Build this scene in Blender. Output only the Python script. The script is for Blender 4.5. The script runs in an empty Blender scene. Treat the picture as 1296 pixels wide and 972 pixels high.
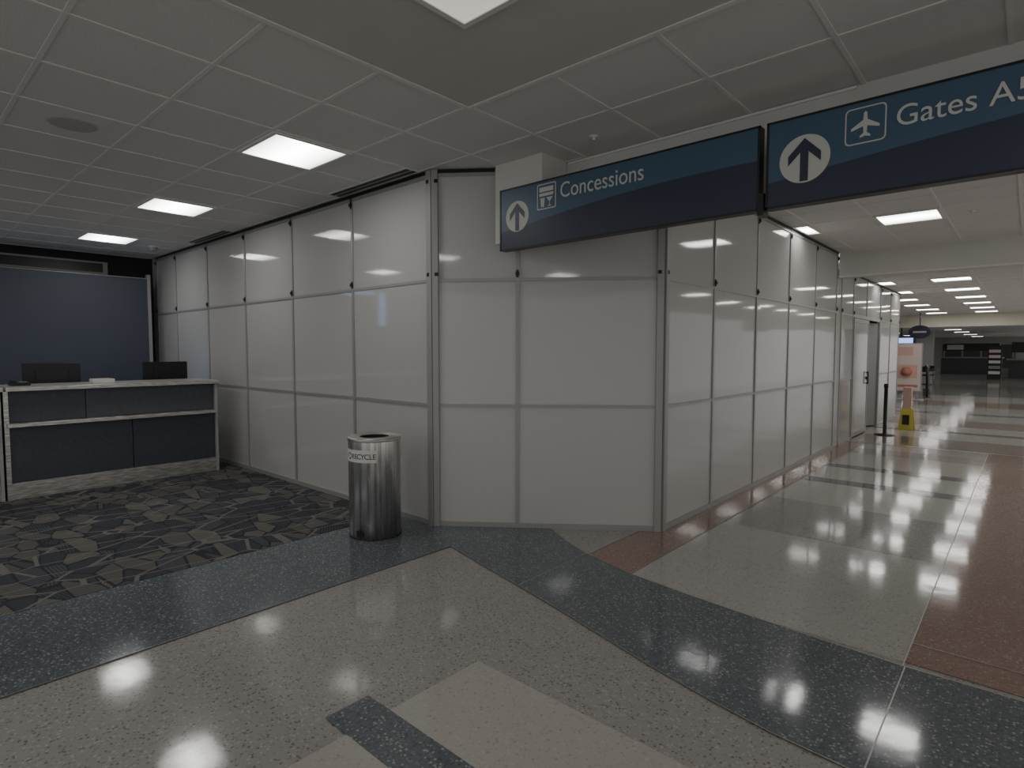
import bpy, bmesh, math, random
from mathutils import Vector, Matrix
random.seed(4)
D=bpy.data
COL=bpy.context.scene.collection
rad=math.radians

# ------------------------------------------------------------------ materials
def newmat(name):
    m=D.materials.new(name);m.use_nodes=True
    nt=m.node_tree
    return m,nt,nt.nodes,nt.links,nt.nodes['Principled BSDF']
def pmat(name,col,rough=.5,metal=0,spec=.5,emis=0,ecol=None,noise=0,nscale=20,bump=0,bscale=50):
    m,nt,N,L,b=newmat(name)
    b.inputs['Base Color'].default_value=(*col,1)
    b.inputs['Roughness'].default_value=rough
    b.inputs['Metallic'].default_value=metal
    b.inputs['Specular IOR Level'].default_value=spec
    if emis:
        b.inputs['Emission Color'].default_value=(*(ecol or col),1)
        b.inputs['Emission Strength'].default_value=emis
    tc=N.new('ShaderNodeTexCoord')
    if noise:
        n=N.new('ShaderNodeTexNoise');n.inputs['Scale'].default_value=nscale;n.inputs['Detail'].default_value=4
        L.new(tc.outputs['Object'],n.inputs['Vector'])
        r=N.new('ShaderNodeValToRGB')
        r.color_ramp.elements[0].position=.3;r.color_ramp.elements[1].position=.7
        r.color_ramp.elements[0].color=(*[c*(1-noise) for c in col],1)
        r.color_ramp.elements[1].color=(*[min(1,c*(1+noise)) for c in col],1)
        L.new(n.outputs['Fac'],r.inputs[0]);L.new(r.outputs[0],b.inputs['Base Color'])
    if bump:
        n=N.new('ShaderNodeTexNoise');n.inputs['Scale'].default_value=bscale
        L.new(tc.outputs['Object'],n.inputs['Vector'])
        bp=N.new('ShaderNodeBump');bp.inputs['Strength'].default_value=bump;bp.inputs['Distance'].default_value=.02
        L.new(n.outputs['Fac'],bp.inputs['Height']);L.new(bp.outputs[0],b.inputs['Normal'])
    return m
def terrazzo(name,base,chips,scale=75,rough=.085):
    m,nt,N,L,b=newmat(name)
    tc=N.new('ShaderNodeTexCoord')
    v=N.new('ShaderNodeTexVoronoi');v.inputs['Scale'].default_value=scale
    L.new(tc.outputs['Object'],v.inputs['Vector'])
    sep=N.new('ShaderNodeSeparateColor');L.new(v.outputs['Color'],sep.inputs[0])
    r=N.new('ShaderNodeValToRGB');r.color_ramp.interpolation='CONSTANT'
    els=r.color_ramp.elements
    els[0].position=0;els[0].color=(*base,1)
    els[1].position=chips[0][0];els[1].color=(*chips[0][1],1)
    for p_,c_ in chips[1:]:
        e=els.new(p_);e.color=(*c_,1)
    L.new(sep.outputs[0],r.inputs[0])
    mt=N.new('ShaderNodeMath');mt.operation='GREATER_THAN';mt.inputs[1].default_value=.52
    L.new(v.outputs['Distance'],mt.inputs[0])
    mx=N.new('ShaderNodeMix');mx.data_type='RGBA'
    L.new(mt.outputs[0],mx.inputs[0]);L.new(r.outputs[0],mx.inputs[6]);mx.inputs[7].default_value=(*base,1)
    L.new(mx.outputs[2],b.inputs['Base Color'])
    b.inputs['Roughness'].default_value=rough
    b.inputs['Specular IOR Level'].default_value=.8
    n2=N.new('ShaderNodeTexNoise');n2.inputs['Scale'].default_value=6
    L.new(tc.outputs['Object'],n2.inputs['Vector'])
    bp=N.new('ShaderNodeBump');bp.inputs['Strength'].default_value=.03;bp.inputs['Distance'].default_value=.02
    L.new(n2.outputs['Fac'],bp.inputs['Height']);L.new(bp.outputs[0],b.inputs['Normal'])
    return m
def carpetmat():
    m,nt,N,L,b=newmat('carpet_weave')
    tc=N.new('ShaderNodeTexCoord')
    def vor(scale,rot,feature,dist='EUCLIDEAN'):
        mp=N.new('ShaderNodeMapping');mp.inputs['Scale'].default_value=scale;mp.inputs['Rotation'].default_value=(0,0,rot)
        L.new(tc.outputs['Object'],mp.inputs[0])
        v=N.new('ShaderNodeTexVoronoi');v.feature=feature;v.inputs['Scale'].default_value=1
        if feature=='F1': v.distance=dist
        L.new(mp.outputs[0],v.inputs['Vector']);return v
    v=vor((2.8,6.0,1),.9,'F1')
    v2=vor((3.8,1.7,1),.2,'DISTANCE_TO_EDGE')
    v3=vor((2.8,6.0,1),.9,'DISTANCE_TO_EDGE')
    sep=N.new('ShaderNodeSeparateColor');L.new(v.outputs['Color'],sep.inputs[0])
    ang=N.new('ShaderNodeMath');ang.operation='MULTIPLY';ang.inputs[1].default_value=6.28;L.new(sep.outputs[1],ang.inputs[0])
    vr=N.new('ShaderNodeVectorRotate');vr.rotation_type='Z_AXIS';L.new(tc.outputs['Object'],vr.inputs['Vector']);L.new(ang.outputs[0],vr.inputs['Angle'])
    w=N.new('ShaderNodeTexWave');w.inputs['Scale'].default_value=14;w.inputs['Distortion'].default_value=.3
    L.new(vr.outputs[0],w.inputs['Vector'])
    r=N.new('ShaderNodeValToRGB');r.color_ramp.interpolation='CONSTANT'
    e=r.color_ramp.elements
    e[0].color=(.078,.082,.095,1);e[1].position=.35;e[1].color=(.145,.138,.128,1)
    x=e.new(.60);x.color=(.10,.104,.115,1)
    x=e.new(.80);x.color=(.175,.167,.153,1)
    L.new(sep.outputs[0],r.inputs[0])
    wr=N.new('ShaderNodeMapRange');wr.inputs[1].default_value=.4;wr.inputs[2].default_value=.6;wr.inputs[3].default_value=.72;wr.inputs[4].default_value=1.15
    L.new(w.outputs['Fac'],wr.inputs[0])
    hs=N.new('ShaderNodeHueSaturation');L.new(wr.outputs[0],hs.inputs['Value']);L.new(r.outputs[0],hs.inputs['Color'])
    def line(vv,th,prev,col):
        lt=N.new('ShaderNodeMath');lt.operation='LESS_THAN';lt.inputs[1].default_value=th;L.new(vv.outputs['Distance'],lt.inputs[0])
        mx=N.new('ShaderNodeMix');mx.data_type='RGBA';L.new(lt.outputs[0],mx.inputs[0]);L.new(prev,mx.inputs[6]);mx.inputs[7].default_value=(*col,1)
        return mx.outputs[2]
    o=line(v3,.035,hs.outputs[0],(.05,.053,.063))
    o=line(v2,.022,o,(.21,.20,.185))
    L.new(o,b.inputs['Base Color'])
    b.inputs['Roughness'].default_value=.95;b.inputs['Specular IOR Level'].default_value=.1
    n=N.new('ShaderNodeTexNoise');n.inputs['Scale'].default_value=220;L.new(tc.outputs['Object'],n.inputs['Vector'])
    bp=N.new('ShaderNodeBump');bp.inputs['Strength'].default_value=.4;bp.inputs['Distance'].default_value=.01
    L.new(n.outputs['Fac'],bp.inputs['Height']);L.new(bp.outputs[0],b.inputs['Normal'])
    return m
def brushed(name,col,scale,rough=.28,bump=.03,metal=1.0,var=.3):
    m,nt,N,L,b=newmat(name)
    tc=N.new('ShaderNodeTexCoord');mp=N.new('ShaderNodeMapping');mp.inputs['Scale'].default_value=scale
    L.new(tc.outputs['Object'],mp.inputs[0])
    n=N.new('ShaderNodeTexNoise');n.inputs['Scale'].default_value=1;n.inputs['Detail'].default_value=3
    L.new(mp.outputs[0],n.inputs['Vector'])
    r=N.new('ShaderNodeMapRange');r.inputs[3].default_value=rough*.7;r.inputs[4].default_value=rough*1.4
    L.new(n.outputs['Fac'],r.inputs[0]);L.new(r.outputs[0],b.inputs['Roughness'])
    rr=N.new('ShaderNodeValToRGB');rr.color_ramp.elements[0].position=.35;rr.color_ramp.elements[1].position=.65
    rr.color_ramp.elements[0].color=(*[c*(1-var) for c in col],1);rr.color_ramp.elements[1].color=(*[min(1,c*(1+var)) for c in col],1)
    L.new(n.outputs['Fac'],rr.inputs[0]);L.new(rr.outputs[0],b.inputs['Base Color'])
    b.inputs['Metallic'].default_value=metal
    bp=N.new('ShaderNodeBump');bp.inputs['Strength'].default_value=bump;bp.inputs['Distance'].default_value=.01
    L.new(n.outputs['Fac'],bp.inputs['Height']);L.new(bp.outputs[0],b.inputs['Normal'])
    return m
M={}
M['panel']=pmat('white_gloss_panel',(.53,.527,.515),.055,spec=.55,bump=.02,bscale=1.8)
M['alu']=pmat('aluminium_trim',(.37,.37,.36),.4,metal=.2)
M['black']=pmat('black_plastic',(.012,.012,.013),.4)
M['dark']=pmat('dark_void_paint',(.02,.021,.023),.8)
M['darkgrey']=pmat('charcoal_paint',(.09,.09,.095),.7)
M['tile']=pmat('acoustic_tile',(.76,.75,.725),.9,spec=.15,noise=.04,nscale=90,bump=.25,bscale=140)
M['tbar']=pmat('ceiling_grid_metal',(.80,.79,.765),.5)
M['dry']=pmat('painted_drywall',(.60,.59,.56),.8,spec=.2,noise=.02,nscale=3)
M['beam']=pmat('beam_paint',(.70,.69,.655),.7,spec=.2,noise=.02,nscale=3)
M['cream']=pmat('cream_paint',(.68,.65,.54),.7)
M['wallgrey']=pmat('grey_wall_paint',(.42,.42,.40),.8)
M['fix']=pmat('white_enamel',(.75,.75,.73),.4)
M['grille']=pmat('speaker_grille',(.50,.495,.47),.7,noise=.2,nscale=200)
M['screen_blue']=pmat('navy_fabric_partition',(.072,.080,.104),.6,noise=.08,nscale=60)
M['desk_blue']=pmat('slate_laminate',(.058,.066,.088),.42,noise=.12,nscale=25)
M['desk_blue2']=pmat('slate_laminate_light',(.078,.083,.098),.42,noise=.12,nscale=25)
M['steel_h']=brushed('brushed_steel_kick',(.55,.53,.50),(3,8,60),.35,metal=.75)
M['steel_v']=brushed('brushed_steel_can',(.66,.65,.63),(42,42,.6),.27,bump=.10,metal=.9,var=.26)
M['top']=pmat('counter_top',(.42,.41,.39),.3,noise=.15,nscale=80)
M['white']=pmat('white_print',(.74,.74,.72),.5)
M['signw']=pmat('sign_lettering',(.60,.60,.56),.5)
M['blue']=pmat('sign_blue',(.060,.118,.185),.4)
M['navy']=pmat('sign_navy',(.034,.040,.078),.4)
M['yellow']=pmat('yellow_plastic',(.65,.56,.08),.5)
M['pink']=pmat('salmon_print',(.68,.42,.35),.5)
M['paper']=pmat('poster_paper',(.70,.60,.54),.6)
M['red_ink']=pmat('poster_red',(.50,.20,.16),.6)
M['screen']=pmat('lit_screen',(.05,.10,.2),.3,emis=2.6,ecol=(.22,.36,.75))
M['rubber']=pmat('dark_rubber',(.02,.02,.02),.7)
M['grey']=pmat('grey_plastic',(.30,.30,.29),.5)
M['t_cream']=terrazzo('terrazzo_cream',(.37,.355,.335),[(.58,(.31,.29,.27)),(.78,(.20,.18,.165)),(.88,(.47,.455,.43))],scale=85)
M['t_beige']=terrazzo('terrazzo_beige',(.48,.46,.42),[(.70,(.44,.42,.38)),(.88,(.53,.51,.465)),(.96,(.38,.36,.32))])
M['t_light']=terrazzo('terrazzo_light',(.47,.46,.43),[(.68,(.41,.40,.37)),(.85,(.32,.31,.29)),(.92,(.55,.54,.505))])
M['t_blue']=terrazzo('terrazzo_bluegrey',(.125,.142,.160),[(.5,(.085,.098,.115)),(.72,(.19,.21,.23)),(.88,(.35,.36,.36))],scale=85)
M['t_mid']=terrazzo('terrazzo_mid',(.34,.33,.31),[(.55,(.27,.26,.25)),(.75,(.41,.395,.37)),(.9,(.18,.18,.18))])
M['t_dark']=terrazzo('terrazzo_dark',(.14,.145,.16),[(.5,(.10,.105,.12)),(.75,(.22,.22,.23))])
M['t_red']=terrazzo('terrazzo_red',(.31,.20,.165),[(.5,(.26,.155,.125)),(.78,(.38,.27,.23)),(.93,(.44,.37,.32))])
M['t_brown']=terrazzo('terrazzo_brown',(.30,.24,.205),[(.5,(.25,.20,.17)),(.78,(.38,.32,.28))])
M['strip']=pmat('floor_divider',(.44,.43,.40),.3,metal=.3)
M['carpet']=carpetmat()
def lensmat(strength):
    m,nt,N,L,b=newmat('luminaire_lens')
    tc=N.new('ShaderNodeTexCoord');sp=N.new('ShaderNodeSeparateXYZ');L.new(tc.outputs['Object'],sp.inputs[0])
    s=N.new('ShaderNodeMath');s.operation='ABSOLUTE';L.new(sp.outputs[1],s.inputs[0])
    mr=N.new('ShaderNodeMapRange');mr.inputs[1].default_value=0;mr.inputs[2].default_value=.3;mr.inputs[3].default_value=strength*1.7;mr.inputs[4].default_value=strength*.16
    L.new(s.outputs[0],mr.inputs[0]);L.new(mr.outputs[0],b.inputs['Emission Strength'])
    b.inputs['Emission Color'].default_value=(1,.985,.95,1);b.inputs['Base Color'].default_value=(.8,.8,.78,1)
    return m
LS=9.5
M['lens']=lensmat(LS)
M['lens_warm']=pmat('luminaire_lens_warm',(.8,.8,.72),.4,emis=.55,ecol=(1,.98,.84))
M['painted_glow']=pmat('white_painted_glow',(.85,.85,.82),.4)  # lit line along the beam painted as plain white, no emission

# ------------------------------------------------------------------ mesh helpers
class MB:
    def __init__(s): s.bm=bmesh.new();s.mats=[]
    def mi(s,k):
        if k not in s.mats: s.mats.append(k)
        return s.mats.index(k)
    def prism(s,pts,z0,z1,k):
        b=[s.bm.verts.new((x,y,z0)) for x,y in pts];t=[s.bm.verts.new((x,y,z1)) for x,y in pts]
        i=s.mi(k);n=len(pts);F=[s.bm.faces.new(b[::-1]),s.bm.faces.new(t)]
        for j in range(n): F.append(s.bm.faces.new((b[j],b[(j+1)%n],t[(j+1)%n],t[j])))
        for f in F:f.material_index=i
        return b,t
    def box(s,x0,x1,y0,y1,z0,z1,k): return s.prism([(x0,y0),(x1,y0),(x1,y1),(x0,y1)],z0,z1,k)
    def obox(s,o,d,n,s0,s1,t0,t1,z0,z1,k,jit=0):
        P=lambda a,b:(o[0]+d[0]*a+n[0]*b,o[1]+d[1]*a+n[1]*b)
        b,t=s.prism([P(s0,t0),P(s1,t0),P(s1,t1),P(s0,t1)],z0,z1,k)
        if jit:
            for v in (b[2],b[3],t[2],t[3]):
                j=random.uniform(-jit,jit);v.co.x+=n[0]*j;v.co.y+=n[1]*j
    def face(s,pts,z,k):
        f=s.bm.faces.new([s.bm.verts.new((x,y,z)) for x,y in pts]);f.material_index=s.mi(k)
    def lathe(s,prof,cx,cy,k,seg=48,close=False):
        rings=[]
        for r,z in prof:
            rings.append([s.bm.verts.new((cx+r*math.cos(2*math.pi*i/seg),cy+r*math.sin(2*math.pi*i/seg),z)) for i in range(seg)])
        i_=s.mi(k)
        for a,b in zip(rings,rings[1:]):
            for i in range(seg):
                f=s.bm.faces.new((a[i],a[(i+1)%seg],b[(i+1)%seg],b[i]));f.material_index=i_;f.smooth=True
        for ring,rz in ((rings[0],prof[0]),(rings[-1],prof[-1])):
            if close and rz[0]>0: f=s.bm.faces.new(ring);f.material_index=i_
    def tube(s,p,q,r,k,seg=12):
        p=Vector(p);q=Vector(q);dv=(q-p).normalized()
        u=dv.orthogonal().normalized();w=dv.cross(u)
        A=[s.bm.verts.new(p+u*r*math.cos(6.2832*i/seg)+w*r*math.sin(6.2832*i/seg)) for i in range(seg)]
        B=[s.bm.verts.new(v.co+(q-p)) for v in A]
        i_=s.mi(k)
        for i in range(seg):
            f=s.bm.faces.new((A[i],A[(i+1)%seg],B[(i+1)%seg],B[i]));f.material_index=i_;f.smooth=True
        for R in (A[::-1],B): f=s.bm.faces.new(R);f.material_index=i_
    def done(s,name,parent=None,bevel=0,loc=None,recalc=True):
        if recalc: bmesh.ops.recalc_face_normals(s.bm,faces=s.bm.faces[:])
        me=D.meshes.new(name)
        s.bm.to_mesh(me);s.bm.free()
        for k in s.mats: me.materials.append(M[k])
        o=D.objects.new(name,me);COL.objects.link(o)
        if bevel:
            md=o.modifiers.new('bevel','BEVEL');md.width=bevel;md.segments=2;md.limit_method='ANGLE'
        if parent: o.parent=parent
        return o
def empty(name):
    e=D.objects.new(name,None);COL.objects.link(e);return e
def text(body,size,loc,rot,mat,parent,name,width=None,ext=.002):
    c=D.curves.new(name,'FONT');c.body=body;c.size=size;c.extrude=ext
    c.materials.append(M[mat]);o=D.objects.new(name,c);COL.objects.link(o)
    o.location=loc;o.rotation_euler=rot;o.parent=parent
    if width:
        bpy.context.view_layer.update();o.scale=(width/o.dimensions.x,1,1)
    return o

# ------------------------------------------------------------------ dimensions
T=.667; H=3.2
gx=lambda k:-.80-T*k
gy=lambda k:2.705+T*k
A=(-4.01,3.42);B=(-2.39,4.65)
WL=-2.39

# ------------------------------------------------------------------ floor
f=MB()
f.box(-13,5,-6,72,-.12,0,'t_cream')
lz=[0.0004]
def lay(pts,k,dz=.0004):
    lz[0]+=dz;f.face(pts,lz[0],k)
lay([(-2.55,3.5),(5,3.5),(5,11.55),(-2.55,11.55)],'t_light')
lay([(-2.08,5.3),(-.42,5.3),(-.42,6.6),(-2.08,6.6)],'t_mid')
lay([(-2.08,7.72),(-.42,7.72),(-.42,8.0),(-2.08,8.0)],'t_dark')
lay([(-2.08,8.86),(-.42,8.86),(-.42,9.12),(-2.08,9.12)],'t_dark')
lay([(-2.08,10.3),(-.42,10.3),(-.42,10.9),(-2.08,10.9)],'t_mid')
lay([(-2.53,3.5),(-2.08,3.5),(-2.08,11.55),(-2.53,11.55)],'t_red')
lay([(-.42,3.5),(1.3,3.5),(1.3,11.55),(-.42,11.55)],'t_red')
yb=11.6
for i,(w,k) in enumerate([(1.3,'t_brown'),(1.0,'t_light'),(.3,'t_dark'),(1.0,'t_light'),(1.4,'t_brown'),(1.6,'t_light'),(.35,'t_dark'),(2.2,'t_light'),(2.2,'t_brown'),(3,'t_light'),(.5,'t_dark'),(4,'t_mid'),(4,'t_brown'),(8,'t_mid'),(30,'t_mid')]):
    y2=min(yb+w,72);lay([(-13 if yb>16.8 else -2.4,yb),(5,yb),(5,y2),(-13 if yb>16.8 else -2.4,y2)],k,0.0001);yb=y2
up=[(-3.6,4.35),(-3.1,4.02),(-2.84,3.86),(-2.57,3.74),(-2.3,3.655),(-2.06,3.59),(-1.65,3.535),(-1.2,3.49),(-.8,3.46),(-.41,3.44),(.04,3.45),(.6,3.5),(1.3,3.62)]
lo=[(1.3,2.62),(.6,2.50),(.04,2.45),(-.47,2.44),(-.75,2.46),(-1.02,2.51),(-1.38,2.59),(-1.74,2.69),(-2.14,2.80),(-2.54,2.90),(-3.0,3.01),(-3.47,3.13)]
lay([(-3.47,-6),(-3.47,3.13),(-3.6,4.35),(-4.6,4.35),(-4.6,-6)],'t_blue')
lay(up+lo,'t_blue')
lay([(-2.06,1.49),(-2.06,2.04),(1.3,2.04),(1.3,1.49)],'t_beige')
lay([(-2.06,-.6),(-2.06,1.27),(1.3,1.27),(1.3,-.6)],'t_beige')
lay([(-2.225,1.27),(-2.225,1.49),(1.3,1.49),(1.3,1.27)],'t_blue')
def seam(p,q,w=.006,k='strip'):
    p=Vector(p);q=Vector(q);d=(q-p).normalized();n=Vector((-d.y,d.x))*w/2
    lay([(p+n)[:],(p-n)[:],(q-n)[:],(q+n)[:]],k,.00005)
seam((-2.54,2.90),(-2.54,3.73));seam((-.41,2.44),(-.41,3.44))
seam((-.42,3.44),(-.42,11.5));seam((-2.08,3.6),(-2.08,11.5));seam((-2.53,3.75),(-2.53,4.6))
seam((-2.39,11.55),(5,11.55),.05)
seam((-3.47,3.13),(-3.47,-3),.005);seam((-.42,3.75),(1.3,3.75),.006)
for a_,b_ in zip(up,up[1:]): seam(a_,b_,.005)
for a_,b_ in zip(lo,lo[1:]): seam(a_,b_,.005)
floor=f.done('floor',recalc=False)
c=MB();c.prism([(-11.4,-6),(-4.55,-6),(-4.55,3.38),(-11.4,3.38)],.0,.008,'carpet')
c.done('carpet')

# ------------------------------------------------------------------ ceiling
c=MB()
c.box(-12,gx(3),-6,4.9,H,H+.1,'tile')
c.box(gx(3),5,gy(0),10.75,H,H+.1,'tile')
c.box(gx(3),5,-6,gy(0),H-.012,H+.1,'dry')
c.box(-13,5,10.95,27,2.97,3.07,'tile')
c.box(-13,5,27.3,72,2.9,3.0,'tile')
ceiling=c.done('ceiling')
g=MB()
w=.012
k=4
while gx(k)>-12:
    g.box(gx(k)-w,gx(k)+w,-6,3.38 if gx(k)<-4.01 else 3.6,H-.006,H+.001,'tbar');k+=1
for j in range(-13,3):
    y=gy(j)
    if y>3.42: g.box(-3.9,gx(3),y-w,y+w,H-.005,H+.001,'tbar')
    elif y<gy(0)-.1 : g.box(-11.4,gx(3)-.02,y-w,y+w,H-.005,H+.001,'tbar')
    else: g.box(-11.4,gx(3)-.022,y-w,y+w,H-.005,H+.001,'tbar')
for k in range(-8,4):
    g.box(gx(k)-w,gx(k)+w,gy(0)+.02,4.06,H-.006,H+.001,'tbar')
    if gx(k)>WL: g.box(gx(k)-w,gx(k)+w,4.3,10.75,H-.006,H+.001,'tbar')
for j in range(1,13):
    y=gy(j)
    if 4.0<y<4.3: continue
    g.box(gx(3) if y<4.1 else WL,5,y-w,y+w,H-.005,H+.001,'tbar')
for k in range(-8,4):
    g.box(gx(k)-w,gx(k)+w,11,27,2.964,2.971,'tbar')
for j in range(13,37):
    y=gy(j);g.box(-2.3 if y<17 else -9,5,y-w,y+w,2.965,2.971,'tbar')
g.box(gx(3)-.02,gx(3)+.012,-6,gy(0)+.02,H-.018,H,'tbar');g.box(gx(3)+.012,5,gy(0)-.012,gy(0)+.02,H-.018,H,'tbar')
g.done('trim_ceiling_grid')

BB=2.58
b=MB()
b.prism([(-3.10,4.06),(5,4.06),(5,4.28),(-2.81,4.28)],BB,H,'beam')
b.done('beam_header')
b=MB();b.prism([(-3.52,3.72),(-3.0,3.72),(-3.0,4.055),(-3.10,4.055),(-3.52,3.74)],2.53,H,'beam')
b.done('beam_header_end')
b=MB();b.box(-2.98,-.84,4.045,4.058,H-.022,H-.007,'painted_glow');b.done('trim_beam_painted_glow')  # added white strip, its colour stands in for light along the beam top
b=MB();b.box(WL,5,10.75,10.95,2.80,H,'beam');b.box(WL,5,10.74,10.75,2.80,2.83,'tbar');b.done('beam_bulkhead')
b=MB();b.box(-13,5,27,27.3,2.5,3.1,'cream');b.done('beam_bulkhead.001')

# ------------------------------------------------------------------ partition walls
R0,R1,R2,RT=.02,1.107,2.23,3.165
def strip_v(m,o,d,n,s,z0,z1,wd=.034,t=.012,k='alu'): m.obox(o,d,n,s-wd/2,s+wd/2,-.004,t,z0,z1,k)
def wall_run(name,o,d,n,seams,top=RT,clips=True):
    m=MB();L=seams[-1]
    for s0,s1 in zip(seams,seams[1:]):
        for z0,z1 in ((R0,R1),(R1,R2),(R2,top)):
            m.obox(o,d,n,s0+.004,s1-.004,-.04,0,z0+.004,z1-.004,'panel',jit=.0035)
    m.obox(o,d,n,seams[0],L,-.06,-.042,0,top,'grey')
    for s in seams:
        strip_v(m,o,d,n,s,0,top)
    for z,h in ((R1,.028),(R2,.028)):
        m.obox(o,d,n,seams[0],L,-.004,.010,z-h/2,z+h/2,'alu')
    m.obox(o,d,n,seams[0],L,-.004,.018,0,.045,'alu')
    m.obox(o,d,n,seams[0],L,-.004,.012,top-.03,top,'alu')
    m.obox(o,d,n,seams[0],L,-.05,.022,top,top+.028,'black')
    if clips:
        for s in seams[0:]:
            for z in (R2+.05,top-.07):
                m.obox(o,d,n,s-.016,s+.016,.012,.032,z-.016,z+.016,'black')
                m.obox(o,d,n,s-.008,s+.008,.012,.022,z-.034,z+.034,'black')
    return m
m=wall_run('wall_left',A,(-1,0),(0,-1),[0.03,1.262,2.53,3.80,5.06,6.33,7.25])
m.done('wall_left')
dc=Vector((B[0]-A[0],B[1]-A[1]));Lc=dc.length;dc.normalize();nc=(dc.y,-dc.x)
m=wall_run('wall_corner',A,dc[:],nc,[.04,Lc*.3746,Lc-.04])
m.done('wall_corner')
ys=[4.68,5.72,6.93,8.14,9.38,10.62]
m=wall_run('wall_right',(WL,0),(0,1),(1,0),ys);m.done('wall_right')
m=wall_run('wall_right',(WL,0),(0,1),(1,0),[10.98,11.86],top=2.94);m.obox((WL,0),(0,1),(1,0),10.62,10.98,-.04,0,0,2.79,'panel')
m.done('wall_right.001')
m=MB()
m.box(WL-.04,WL,11.9,14.3,2.26,2.94,'panel')
m.box(WL-.004,WL+.012,11.86,14.34,2.20,2.26,'alu')
for s in (13.0,): m.box(WL-.004,WL+.012,s-.02,s+.02,2.26,2.94,'alu')
m.box(WL-.05,WL+.02,11.86,14.34,2.94,2.965,'black')
m.done('wall_right_header')
m=MB();m.box(WL-1.6,WL-1.5,11.5,14.8,0,2.9,'darkgrey');m.done('wall_storage_west')
m=MB();m.box(WL-1.5,WL-.07,11.5,11.6,0,2.9,'darkgrey');m.done('wall_storage_south')
m=MB();m.box(WL-1.5,WL-.07,14.7,14.8,0,2.9,'darkgrey');m.done('wall_storage_north')
m=wall_run('wall_right',(WL,0),(0,1),(1,0),[14.4,15.55,16.7],top=2.94);m.done('wall_right.002')
m=MB();m.box(-12,WL,16.7,16.76,0,2.95,'panel');m.done('wall_end')
for nm,(x,y) in (('trim_corner_post',A),('trim_corner_post.001',B)):
    m=MB()
    if nm=='trim_corner_post':
        m.obox(A,(-1,0),(0,-1),-.01,.055,-.05,.03,0,RT+.03,'alu')
        m.obox(A,dc[:],nc,-.0,.055,-.05,.03,0,RT+.03,'alu')
    else:
        m.obox(A,dc[:],nc,Lc-.06,Lc+.0,-.05,.03,0,RT+.03,'alu')
        m.obox(B,(0,1),(1,0),-.0,.06,-.05,.03,0,RT+.03,'alu')
    m.done(nm,bevel=.003)
e=empty('door_1')
m=MB();m.box(WL-.03,WL+.015,11.95,13.15,.02,2.18,'panel')
for y in (11.92,13.15): m.box(WL-.035,WL+.022,y-.025,y+.025,0,2.19,'alu')
m.box(WL-.035,WL+.02,11.92,13.17,.02,.10,'alu');m.box(WL-.035,WL+.02,11.92,13.17,2.12,2.19,'alu');m.done('leaf_closed',e)
m=MB();m.box(WL-.03,WL+.02,14.27,14.35,0,2.19,'grey')
m.obox((WL-.02,14.26),(-.5,-.866),(.866,-.5),0,1.05,-.04,0,.02,2.18,'grey');m.done('leaf_open',e)
m=MB();m.tube((WL+.05,13.05,.95),(WL+.05,13.05,1.2),.012,'black');m.tube((WL,13.05,.97),(WL+.05,13.05,.97),.01,'black');m.tube((WL,13.05,1.18),(WL+.05,13.05,1.18),.01,'black')
m.tube((WL,13.05,1.07),(WL+.06,13.05,1.07),.03,'black');m.done('handle',e)

m=MB();m.box(-11.6,-11.5,-6,3.5,0,H,'dark');ww=m.done('wall_west')
m=MB();m.box(-11.5,-11.45,.9,2.75,2.86,3.06,'grey');m.box(-11.45,-11.44,.98,2.68,2.89,3.03,'black');m.done('blank_display_board',ww)
m=MB();m.box(-11.49,-11.26,3.42,3.5,0,H,'wallgrey');m.done('wall_stub')
m=MB();m.box(-13.1,-13,16.7,72,0,3.1,'wallgrey');m.done('wall_foodcourt')
m=MB();m.box(-13,5,72,72.1,0,3.1,'wallgrey')
m.box(-12,-8,71.9,72,0,2.3,'black');m.box(-6.5,-1,71.9,72,0,2.2,'darkgrey');m.box(.5,5,71.9,72,0,2.3,'dark');m.done('wall_north')

# ------------------------------------------------------------------ luminaires
nfix=[0]
def fixture(x0,x1,y0,y1,z,k='lens'):
    e=empty('ceiling_light' if nfix[0]==0 else 'ceiling_light.%03d'%nfix[0]);nfix[0]+=1
    cx,cy=(x0+x1)/2,(y0+y1)/2;e.location=(cx,cy,z)
    hx,hy=(x1-x0)/2-.013,(y1-y0)/2-.013
    m=MB();t=.03
    m.box(-hx,hx,-hy,-hy+t,-.018,.0,'fix');m.box(-hx,hx,hy-t,hy,-.018,.0,'fix')
    m.box(-hx,-hx+t,-hy+t,hy-t,-.018,.0,'fix');m.box(hx-t,hx,-hy+t,hy-t,-.018,.0,'fix')
    m.done('frame',e)
    m=MB();m.face([(-hx+t,-hy+t),(-hx+t,hy-t),(hx-t,hy-t),(hx-t,-hy+t)],-.012,k);m.done('lens',e,recalc=False)
for k in (5,9,13):
    for j in (-1,-5): fixture(gx(k+1),gx(k),gy(j),gy(j+1),H)
for k in (1,-3):
    for j in (-2,-6): fixture(gx(k+1),gx(k),gy(j),gy(j+1),H-.012,'lens_warm' if (k==1 and j==-2) else 'lens')
fixture(WL+.03,gx(2),gy(8),gy(9),H)
for k in (0,-4): fixture(gx(k+1),gx(k),gy(8),gy(9),H)
for y in (13.5,15.9,18.3,20.7,23.1,25.5):
    fixture(-1.5,-.83,y,y+T,2.97)
    if y<17: fixture(WL+.03,-2.05,y,y+T,2.97)
    else: fixture(-2.9,-2.23,y,y+T,2.97)
    fixture(1.2,1.87,y,y+T,2.97)
for y in (30,34,38,44,50,58,66):
    for x in (-8,-4,0): fixture(x,x+.9,y,y+.9,2.9)

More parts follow.
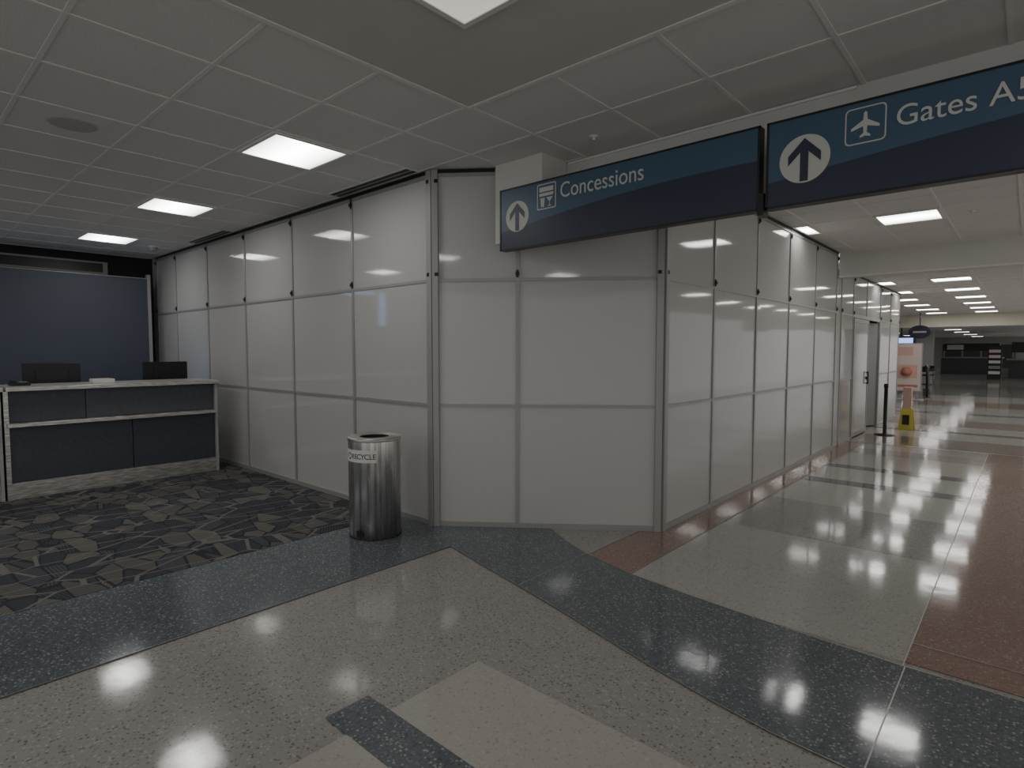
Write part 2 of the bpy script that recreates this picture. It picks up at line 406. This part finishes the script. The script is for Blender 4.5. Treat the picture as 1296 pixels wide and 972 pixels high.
for i,(x0,x1) in enumerate(((-5.39,-4.13),(-9.27,-8.02))):
    m=MB();y=3.22
    m.box(x0,x1,y,y+.15,H-.008,H,'fix')
    for q in (0.02,.082): m.box(x0+.01,x1-.01,y+q,y+q+.042,H-.012,H-.007,'black')
    m.done('air_diffuser' if i==0 else 'air_diffuser.001')
m=MB();m.lathe([(.0001,H-.008),(.12,H-.008),(.145,H-.006),(.15,H)],-5.10,1.05,'grille');m.done('ceiling_speaker')
m=MB();m.lathe([(.07,H),(.075,H-.03),(.06,H-.035)],-9.98,3.0,'fix',close=True)
m.lathe([(.055,H-.03),(.053,H-.05),(.04,H-.075),(.02,H-.088),(.0005,H-.09)],-9.98,3.0,'grey');m.done('security_dome_camera')
for nm,x,y in (('sprinkler_head',-2.49,3.70),('sprinkler_head.001',-.56,8.5)):
    m=MB();m.lathe([(.038,H-.001),(.036,H-.007),(.012,H-.010),(.010,H-.024),(.018,H-.026),(.0005,H-.028)],x,y,'fix');m.done(nm)

# ------------------------------------------------------------------ overhead signs
SY=3.64;s_=.984
SX=lambda x:x*s_
SZ=lambda z:1.6+(z-1.6)*s_
def signbox(name,x0,x1):
    e=empty(name);z0,z1=SZ(2.458),SZ(2.97)
    m=MB();m.box(x0,x1,SY+.01,SY+.075,z0,z1,'black')
    m.box(x0,x1,SY-.004,SY+.01,z0,z0+.012,'black');m.box(x0,x1,SY-.004,SY+.01,z1-.012,z1,'black')
    m.box(x0,x0+.012,SY-.004,SY+.01,z0,z1,'black');m.box(x1-.012,x1,SY-.004,SY+.01,z0,z1,'black')
    m.done('cabinet',e)
    m=MB();n=24;bl=[];
    for i in range(n+1):
        t=i/n;bl.append((x0+.012+(x1-x0-.024)*t, z0+.15+.15*math.sin(t*math.pi*.55)))
    zb,zt=z0+.012,z1-.012
    for (xa,za),(xb,zb2) in zip(bl,bl[1:]):
        for lo_,hi_,k in (((xa,zb),(xb,zb),'navy'),((xa,za),(xb,zb2),'blue')):
            hi=((xb,zb2),(xa,za)) if k=='navy' else ((xb,zt),(xa,zt))
            fc=m.bm.faces.new([m.bm.verts.new((p[0],SY,p[1])) for p in (lo_,hi_,*hi)]);fc.material_index=m.mi(k)
    m.done('face',e,recalc=False)
    m=MB()
    for x in (x0+.5,x1-.3): m.box(x-.02,x+.02,SY+.07,4.06,z1-.12,z1-.08,'alu')
    m.box(x1-.004,x1+.03,SY-.012,SY+.08,z0-.03,z0+.10,'black')
    m.done('bracket',e)
    return e
def flat(m,pts,y,k,cx,cz,sc=1):
    fc=m.bm.faces.new([m.bm.verts.new((cx+px*sc,y,cz+pz*sc)) for px,pz in pts]);fc.material_index=m.mi(k)
def disc_arrow(e,cx,cz,r):
    m=MB();n=48
    flat(m,[(math.cos(6.28318*i/n),math.sin(6.28318*i/n)) for i in range(n)],SY-.003,'signw',cx,cz,r)
    flat(m,[(0,.90),(.68,.20),(.68,-.22),(.17,.30),(.17,-.98),(-.17,-.98),(-.17,.30),(-.68,-.22),(-.68,.20)],SY-.005,'navy',cx,cz,r*.95)
    o=m.done('arrow_symbol',e,recalc=False)
def rrect(w,h,r,n=6):
    P=[]
    for cx,cy,a0 in ((w-r,h-r,0),(-w+r,h-r,90),(-w+r,-h+r,180),(w-r,-h+r,270)):
        for i in range(n+1):
            a=rad(a0+90*i/n);P.append((cx+r*math.cos(a),cy+r*math.sin(a)))
    return P
e=signbox('overhead_sign',SX(-3.445),SX(-1.276))
disc_arrow(e,SX(-3.246),SZ(2.725),.125)
m=MB();cx,cz=SX(-2.935),SZ(2.838)
flat(m,rrect(.095,.10,.015),SY-.003,'signw',cx,cz);flat(m,rrect(.086,.091,.012),SY-.004,'blue',cx,cz)
flat(m,rrect(.07,.018,.004),SY-.005,'signw',cx,cz+.055);flat(m,rrect(.07,.012,.004),SY-.005,'signw',cx,cz+.015)
flat(m,[(-.06,-.01),(-.015,-.01),(-.022,-.08),(-.053,-.08)],SY-.005,'signw',cx,cz)
flat(m,[(.0,-.01),(.065,-.01),(.035,-.045),(.035,-.07),(.055,-.08),(.01,-.08),(.03,-.07),(.03,-.045)],SY-.005,'signw',cx,cz)
m.done('food_icon',e,recalc=False)
text('Concessions',.165,(SX(-2.80),SY-.004,SZ(2.80)),(rad(90),0,0),'signw',e,'lettering',width=.715)
e=signbox('overhead_sign.001',SX(-1.236),SX(1.2))
disc_arrow(e,SX(-1.022),SZ(2.717),.135)
m=MB();cx,cz=SX(-.717),SZ(2.833)
flat(m,rrect(.097,.097,.025),SY-.003,'signw',cx,cz);flat(m,rrect(.090,.090,.021),SY-.004,'blue',cx,cz)
pl=[(0,.92),(.10,.80),(.13,.35),(.85,-.12),(.85,-.30),(.13,-.08),(.10,-.52),(.32,-.70),(.32,-.84),(0,-.74)]
pl=pl+[(-x,y) for x,y in pl[-2:0:-1]]
flat(m,pl,SY-.005,'signw',cx,cz,.078)
m.done('plane_icon',e,recalc=False)
text('Gates A5-A16',.150,(SX(-.579),SY-.004,SZ(2.785)),(rad(90),0,0),'signw',e,'lettering',width=.82)

# ------------------------------------------------------------------ recycling bin
cx,cy,r=-4.22,2.925,.222
e=empty('recycling_bin')
m=MB();m.lathe([(r-.01,.0),(r-.01,.02),(r,.022),(r,.835)],cx,cy,'steel_v',72)
m.lathe([(r,.835),(r+.006,.838),(r+.006,.858),(r-.004,.864)],cx,cy,'steel_h',72)
m.lathe([(r-.004,.864),(.13,.864),(.125,.858)],cx,cy,'steel_h',72);m.done('body',e)
m=MB();m.lathe([(.125,.860),(.122,.70),(.0005,.70)],cx,cy,'rubber',48);m.lathe([(r-.004,.012),(r+.003,.012),(r+.003,.0),(r-.01,.0)],cx,cy,'rubber',48);m.done('liner',e)
vd=math.atan2(-cy,-cx)
def patch(name,a0,a1,z0,z1,k,rr):
    m=MB();n=20
    for i in range(n):
        p,q=a0+(a1-a0)*i/n,a0+(a1-a0)*(i+1)/n
        fc=m.bm.faces.new([m.bm.verts.new((cx+rr*math.cos(t),cy+rr*math.sin(t),z)) for t,z in ((p,z0),(q,z0),(q,z1),(p,z1))]);fc.material_index=m.mi(k)
    return m.done(name,e,recalc=False)
patch('label',vd-rad(88),vd+rad(4),.665,.77,'white',r+.0012)
patch('plate',vd-rad(45),vd-rad(25),.03,.085,'black',r+.0012)
wds=[('R',.034),('E',.031),('C',.034),('Y',.034),('C',.034),('L',.028),('E',.03)]
ang=vd-rad(52)
for ch,wd in wds:
    c_=D.curves.new('letter','FONT');c_.body=ch;c_.size=.062;c_.materials.append(M['black']);c_.align_x='CENTER'
    o=D.objects.new('letter',c_);COL.objects.link(o);o.parent=e
    o.location=(cx+(r+.003)*math.cos(ang),cy+(r+.003)*math.sin(ang),.695);o.rotation_euler=(rad(90),0,ang+rad(90));ang+=wd*1.02/r
m=MB();ac=vd-rad(66)
for t in range(3):
    for s in range(5):
        b0=rad(120*t+s*17+10);b1=rad(120*t+s*17+27)
        wi=.008 if s<3 else .014*(5-s)/2
        pts=[]
        for bb,w_ in ((b0,wi),(b1,wi if s!=4 else .001)):
            for sg in (-1,1):
                rr_=.026+sg*w_*.5;pts.append((rr_*math.cos(bb),rr_*math.sin(bb)))
        pts=[pts[0],pts[1],pts[3],pts[2]]
        fc=m.bm.faces.new([m.bm.verts.new((cx+(r+.003)*math.cos(ac+p/r),cy+(r+.003)*math.sin(ac+p/r),.717+q)) for p,q in pts]);fc.material_index=m.mi('black')
m.done('recycle_mark',e,recalc=False)

# ------------------------------------------------------------------ service desk
e=empty('service_desk')
X0=-8.05
def sec(y0,y1,pn):
    m=MB()
    m.box(X0-.62,X0-.04,y0,y1,.008,1.17,'desk_blue')
    m.done('carcass'+pn,e)
    m=MB();m.box(X0-.04,X0+.015,y0,y1,.008,.185,'steel_h');m.done('kick_plate'+pn,e,bevel=.003)
    m=MB()
    mid=y0+(y1-y0)*.55
    for a_,b_,k in ((y0+.02,mid-.004,'desk_blue'),(mid+.004,y1-.01,'desk_blue')): m.box(X0-.04,X0,a_,b_,.19,.775,k)
    mid=y0+(y1-y0)*.335
    for a_,b_,k in ((y0+.02,mid-.004,'desk_blue'),(mid+.004,y1-.01,'desk_blue2')): m.box(X0-.04,X0-.02,a_,b_,.835,1.165,k)
    m.done('front_panels'+pn,e,bevel=.002)
    m=MB();m.box(X0-.05,X0+.09,y0,y1+.0,.785,.83,'steel_h');m.done('ledge'+pn,e,bevel=.006)
    m=MB();m.box(X0-.68,X0+.06,y0,y1+.05,1.17,1.215,'top');m.box(X0+.06,X0+.066,y0,y1+.05,1.17,1.215,'steel_h');m.done('counter_top'+pn,e,bevel=.004)
    m=MB();m.box(X0-.64,X0+.03,y1,y1+.03,.008,1.17,'top');m.box(X0-.04,X0+.03,y0-.02,y0+.02,.008,1.17,'steel_h');m.done('end_panel'+pn,e)
sec(.97,3.07,'')
sec(-1.25,.90,'_b')
m=MB();m.box(X0-1.25,X0-.62,-1.2,3.05,.78,.82,'top');m.box(X0-1.2,X0-.65,2.9,2.95,.008,.78,'desk_blue');m.box(X0-1.2,X0-.65,-1.1,-1.05,.008,.78,'desk_blue');m.done('work_surface',e)
def monitor(name,y,tilt=0,zc=1.27):
    e=empty(name);e.location=(X0-.86,y,.821);e.rotation_euler=(0,0,tilt)
    m=MB();m.box(-.02,.02,-.28,.28,.26,.63,'black');m.box(.02,.035,-.16,.16,.34,.55,'black');m.done('display',e,bevel=.006)
    m=MB();m.box(-.015,.015,-.03,.03,.01,.35,'black');m.box(-.10,.10,-.13,.13,0,.012,'black');m.done('stand',e)
    m=MB();m.box(-.022,-.0205,-.265,.265,.28,.61,'screen');m.done('screen',e)
monitor('computer_monitor',2.77,rad(5));monitor('computer_monitor.001',1.52,rad(-5))
m=MB();m.box(X0-.42,X0-.24,1.80,2.02,1.216,1.262,'white');m.box(X0-.40,X0-.26,1.83,1.99,1.262,1.266,'paper');m.done('paper_tray',bevel=.004)
m=MB();m.prism([(X0-.42,1.05),(X0-.22,1.05),(X0-.22,1.22),(X0-.42,1.22)],1.216,1.25,'black');m.box(X0-.40,X0-.24,1.06,1.10,1.25,1.275,'black');m.box(X0-.38,X0-.26,1.13,1.2,1.25,1.256,'grey');m.done('desk_telephone',bevel=.004)

e=empty('partition_screen')
m=MB();m.box(-11.05,-10.98,-.9,3.18,.10,2.79,'screen_blue');m.done('fabric_panel',e,bevel=.004)
m=MB();m.box(-11.06,-10.97,3.18,3.23,.008,2.86,'alu');m.box(-11.06,-10.97,-.95,-.9,.008,2.86,'alu');m.box(-11.06,-10.97,-.9,3.18,2.79,2.80,'alu');m.box(-11.06,-10.97,-.9,3.18,.008,.1,'black')
m.done('frame',e)
e=empty('wall_television')
m=MB();m.box(-11.49,-11.42,-1.5,-.3,2.1,2.95,'black');m.done('bezel',e);m=MB();m.box(-11.42,-11.415,-1.46,-.34,2.14,2.91,'screen');m.done('panel',e)

# ------------------------------------------------------------------ concourse objects
m=MB();x,y=-2.0,12.85
m.lathe([(.17,.0),(.17,.015),(.05,.03),(.032,.04),(.03,.9),(.038,.905),(.038,.97),(.03,.98),(.0005,.98)],x,y,'black',32);m.done('stanchion_post')
e=empty('wet_floor_sign')
m=MB();x,y=-1.83,14.2
for sg in (-1,1):
    bq=[(x-.13,y+sg*.14,0),(x+.13,y+sg*.14,0),(x+.09,y+sg*.06,.42),(x-.09,y+sg*.06,.42)]
    bb=[m.bm.verts.new(p) for p in bq];cc=[m.bm.verts.new((p[0],p[1]-sg*.02,p[2])) for p in bq]
    i_=m.mi('yellow')
    for q in (bb,cc[::-1]): m.bm.faces.new(q).material_index=i_
    for i in range(4): m.bm.faces.new((bb[i],cc[i],cc[(i+1)%4],bb[(i+1)%4])).material_index=i_
m.box(x-.06,x+.06,y-.155,y-.15,.1,.3,'black')
m.done('boards',e)
m=MB();m.box(x-.075,x+.075,y-.06,y+.06,.40,.86,'pink');m.tube((x-.09,y,.42),(x+.09,y,.42),.02,'yellow');m.done('tall_card',e,bevel=.01)
e=empty('poster_stand')
m=MB();x0,x1,y=-3.38,-2.56,22.6
m.box(x0,x1,y,y+.04,.28,1.85,'alu');m.box(x0-.05,x1+.05,y-.25,y+.3,0,.03,'grey');m.box(x0+.1,x0+.15,y,y+.04,.03,.28,'grey');m.box(x1-.15,x1-.1,y,y+.04,.03,.28,'grey');m.done('frame',e)
m=MB();m.box(x0+.03,x1-.03,y-.006,y,.31,1.82,'paper')
m.box(x0+.08,x1-.25,y-.01,y-.006,1.45,1.72,'pink');m.box(x0+.12,x1-.12,y-.01,y-.006,.72,1.15,'pink');m.lathe([(.0005,.8),(.12,.82),(.16,.92),(.1,1.05),(.0005,1.08)],(x0+x1)/2,y-.01,'red_ink',16)
m.box(x0+.1,x1-.1,y-.01,y-.006,.42,.5,'red_ink');m.done('poster',e)
m=MB()
for i in range(8):
    yy=24+i*.8;m.tube((-2.55-.09*i,yy,0),(-2.55-.09*i,yy,1.05),.025,'black')
    m.lathe([(.12,0),(.12,.02),(.03,.03)],-2.55-.09*i,yy,'black',16)
for z in (1.03,.6,.2): m.tube((-2.55,24,z),(-2.55-.63,29.6,z),.02,'alu')
m.done('queue_railing')
e=empty('hanging_round_sign');x,y,z=-3.0,25.5,2.28
m=MB();n=32;i_=m.mi('navy')
F_=[m.bm.verts.new((x+.34*math.cos(6.283*i/n),y-.03,z+.24*math.sin(6.283*i/n))) for i in range(n)]
G_=[m.bm.verts.new((v.co.x,y+.03,v.co.z)) for v in F_]
m.bm.faces.new(F_).material_index=i_;m.bm.faces.new(G_[::-1]).material_index=i_
for i in range(n): m.bm.faces.new((F_[i],G_[i],G_[(i+1)%n],F_[(i+1)%n])).material_index=i_
m.box(x-.2,x+.2,y-.036,y-.03,z-.03,z+.03,'signw');m.tube((x,y,z+.23),(x,y,2.97),.015,'black');m.done('disc',e)
for i,(x,y,w_) in enumerate(((-6.3,33,.8),(-5.2,47,.9),(3.6,40,.9))):
    m=MB();m.box(x-w_/2,x+w_/2,y-w_/2,y+w_/2,0,2.9,'wallgrey');m.box(x-w_/2-.03,x+w_/2+.03,y-w_/2-.03,y+w_/2+.03,0,.2,'steel_h');m.done('column' if i==0 else 'column.%03d'%i)
e=empty('retail_kiosk')
m=MB();m.box(-4.6,-1.4,50,52.5,0,1.1,'darkgrey');m.box(-4.5,-1.5,50.2,52.3,1.6,2.1,'black');m.box(-4.7,-1.3,49.9,52.6,1.1,1.16,'grey')
for x in (-4.5,-3.5,-2.5,-1.6): m.box(x,x+.08,50.2,50.3,1.16,1.6,'grey')
m.box(-4.3,-3.4,50.15,50.2,1.68,2.0,'signw');m.done('body',e)
e=empty('retail_kiosk.001')
m=MB();m.box(-.9,1.4,44,46,0,1.05,'darkgrey');m.box(-.8,1.3,44.2,45.8,1.5,2.1,'black');m.box(-1,1.5,43.9,46.1,1.05,1.12,'grey')
for x in (-.75,.2,1.1): m.box(x,x+.08,44.2,44.3,1.12,1.5,'grey')
m.done('body',e)
e=empty('snack_rack')
m=MB();m.box(-1.75,-1.15,42,42.4,0,1.9,'black')
for z in (.3,.6,.9,1.2,1.5): m.box(-1.7,-1.2,41.95,42.0,z,z+.16,random.choice(['paper','white','grey']))
m.done('shelves',e)
e=empty('flight_display');m=MB();m.box(-5.9,-4.7,38,38.1,1.75,2.35,'black');m.box(-5.85,-4.75,37.99,38,1.8,2.3,'screen');m.tube((-5.3,38.05,2.35),(-5.3,38.05,2.9),.03,'black');m.done('panel',e)
def table(name,x,y):
    e=empty(name);m=MB();m.lathe([(.0005,.74),(.38,.74),(.38,.70),(.05,.70),(.04,.69),(.04,.04),(.25,.02),(.25,0)],x,y,'black',24);m.done('table',e)
def chair(name,x,y,a):
    e=empty(name);e.location=(x,y,0);e.rotation_euler=(0,0,a)
    m=MB();m.box(-.21,.21,-.21,.21,.43,.47,'black')
    for px in (-.19,.19):
        m.tube((px,-.19,0),(px,-.19,.43),.014,'alu',8);m.tube((px,.19,0),(px,.22,.9),.014,'alu',8)
    m.box(-.2,.2,.19,.23,.62,.88,'black');m.done('chair_frame',e)
n=0
for (x,y) in ((-4.6,27.5),(-4.8,31),(-6.4,29.5),(-3.6,33.5)):
    table('cafe_table' if n==0 else 'cafe_table.%03d'%n,x,y)
    chair('cafe_chair' if n==0 else 'cafe_chair.%03d'%(2*n),x,y+.7,0);chair('cafe_chair.%03d'%(2*n+1),x,y-.7,math.pi);n+=1

# ------------------------------------------------------------------ world, camera
w=D.worlds.new('world');bpy.context.scene.world=w;w.use_nodes=True
w.node_tree.nodes['Background'].inputs[0].default_value=(1,.99,.97,1);w.node_tree.nodes['Background'].inputs[1].default_value=.62
cam=D.cameras.new('camera');co=D.objects.new('camera',cam);COL.objects.link(co)
co.location=(0,0,1.6);co.rotation_euler=(rad(90)-math.atan(42/732),0,rad(41.8))
cam.sensor_width=36;cam.lens=36*732/1296;cam.clip_end=200
bpy.context.scene.camera=co
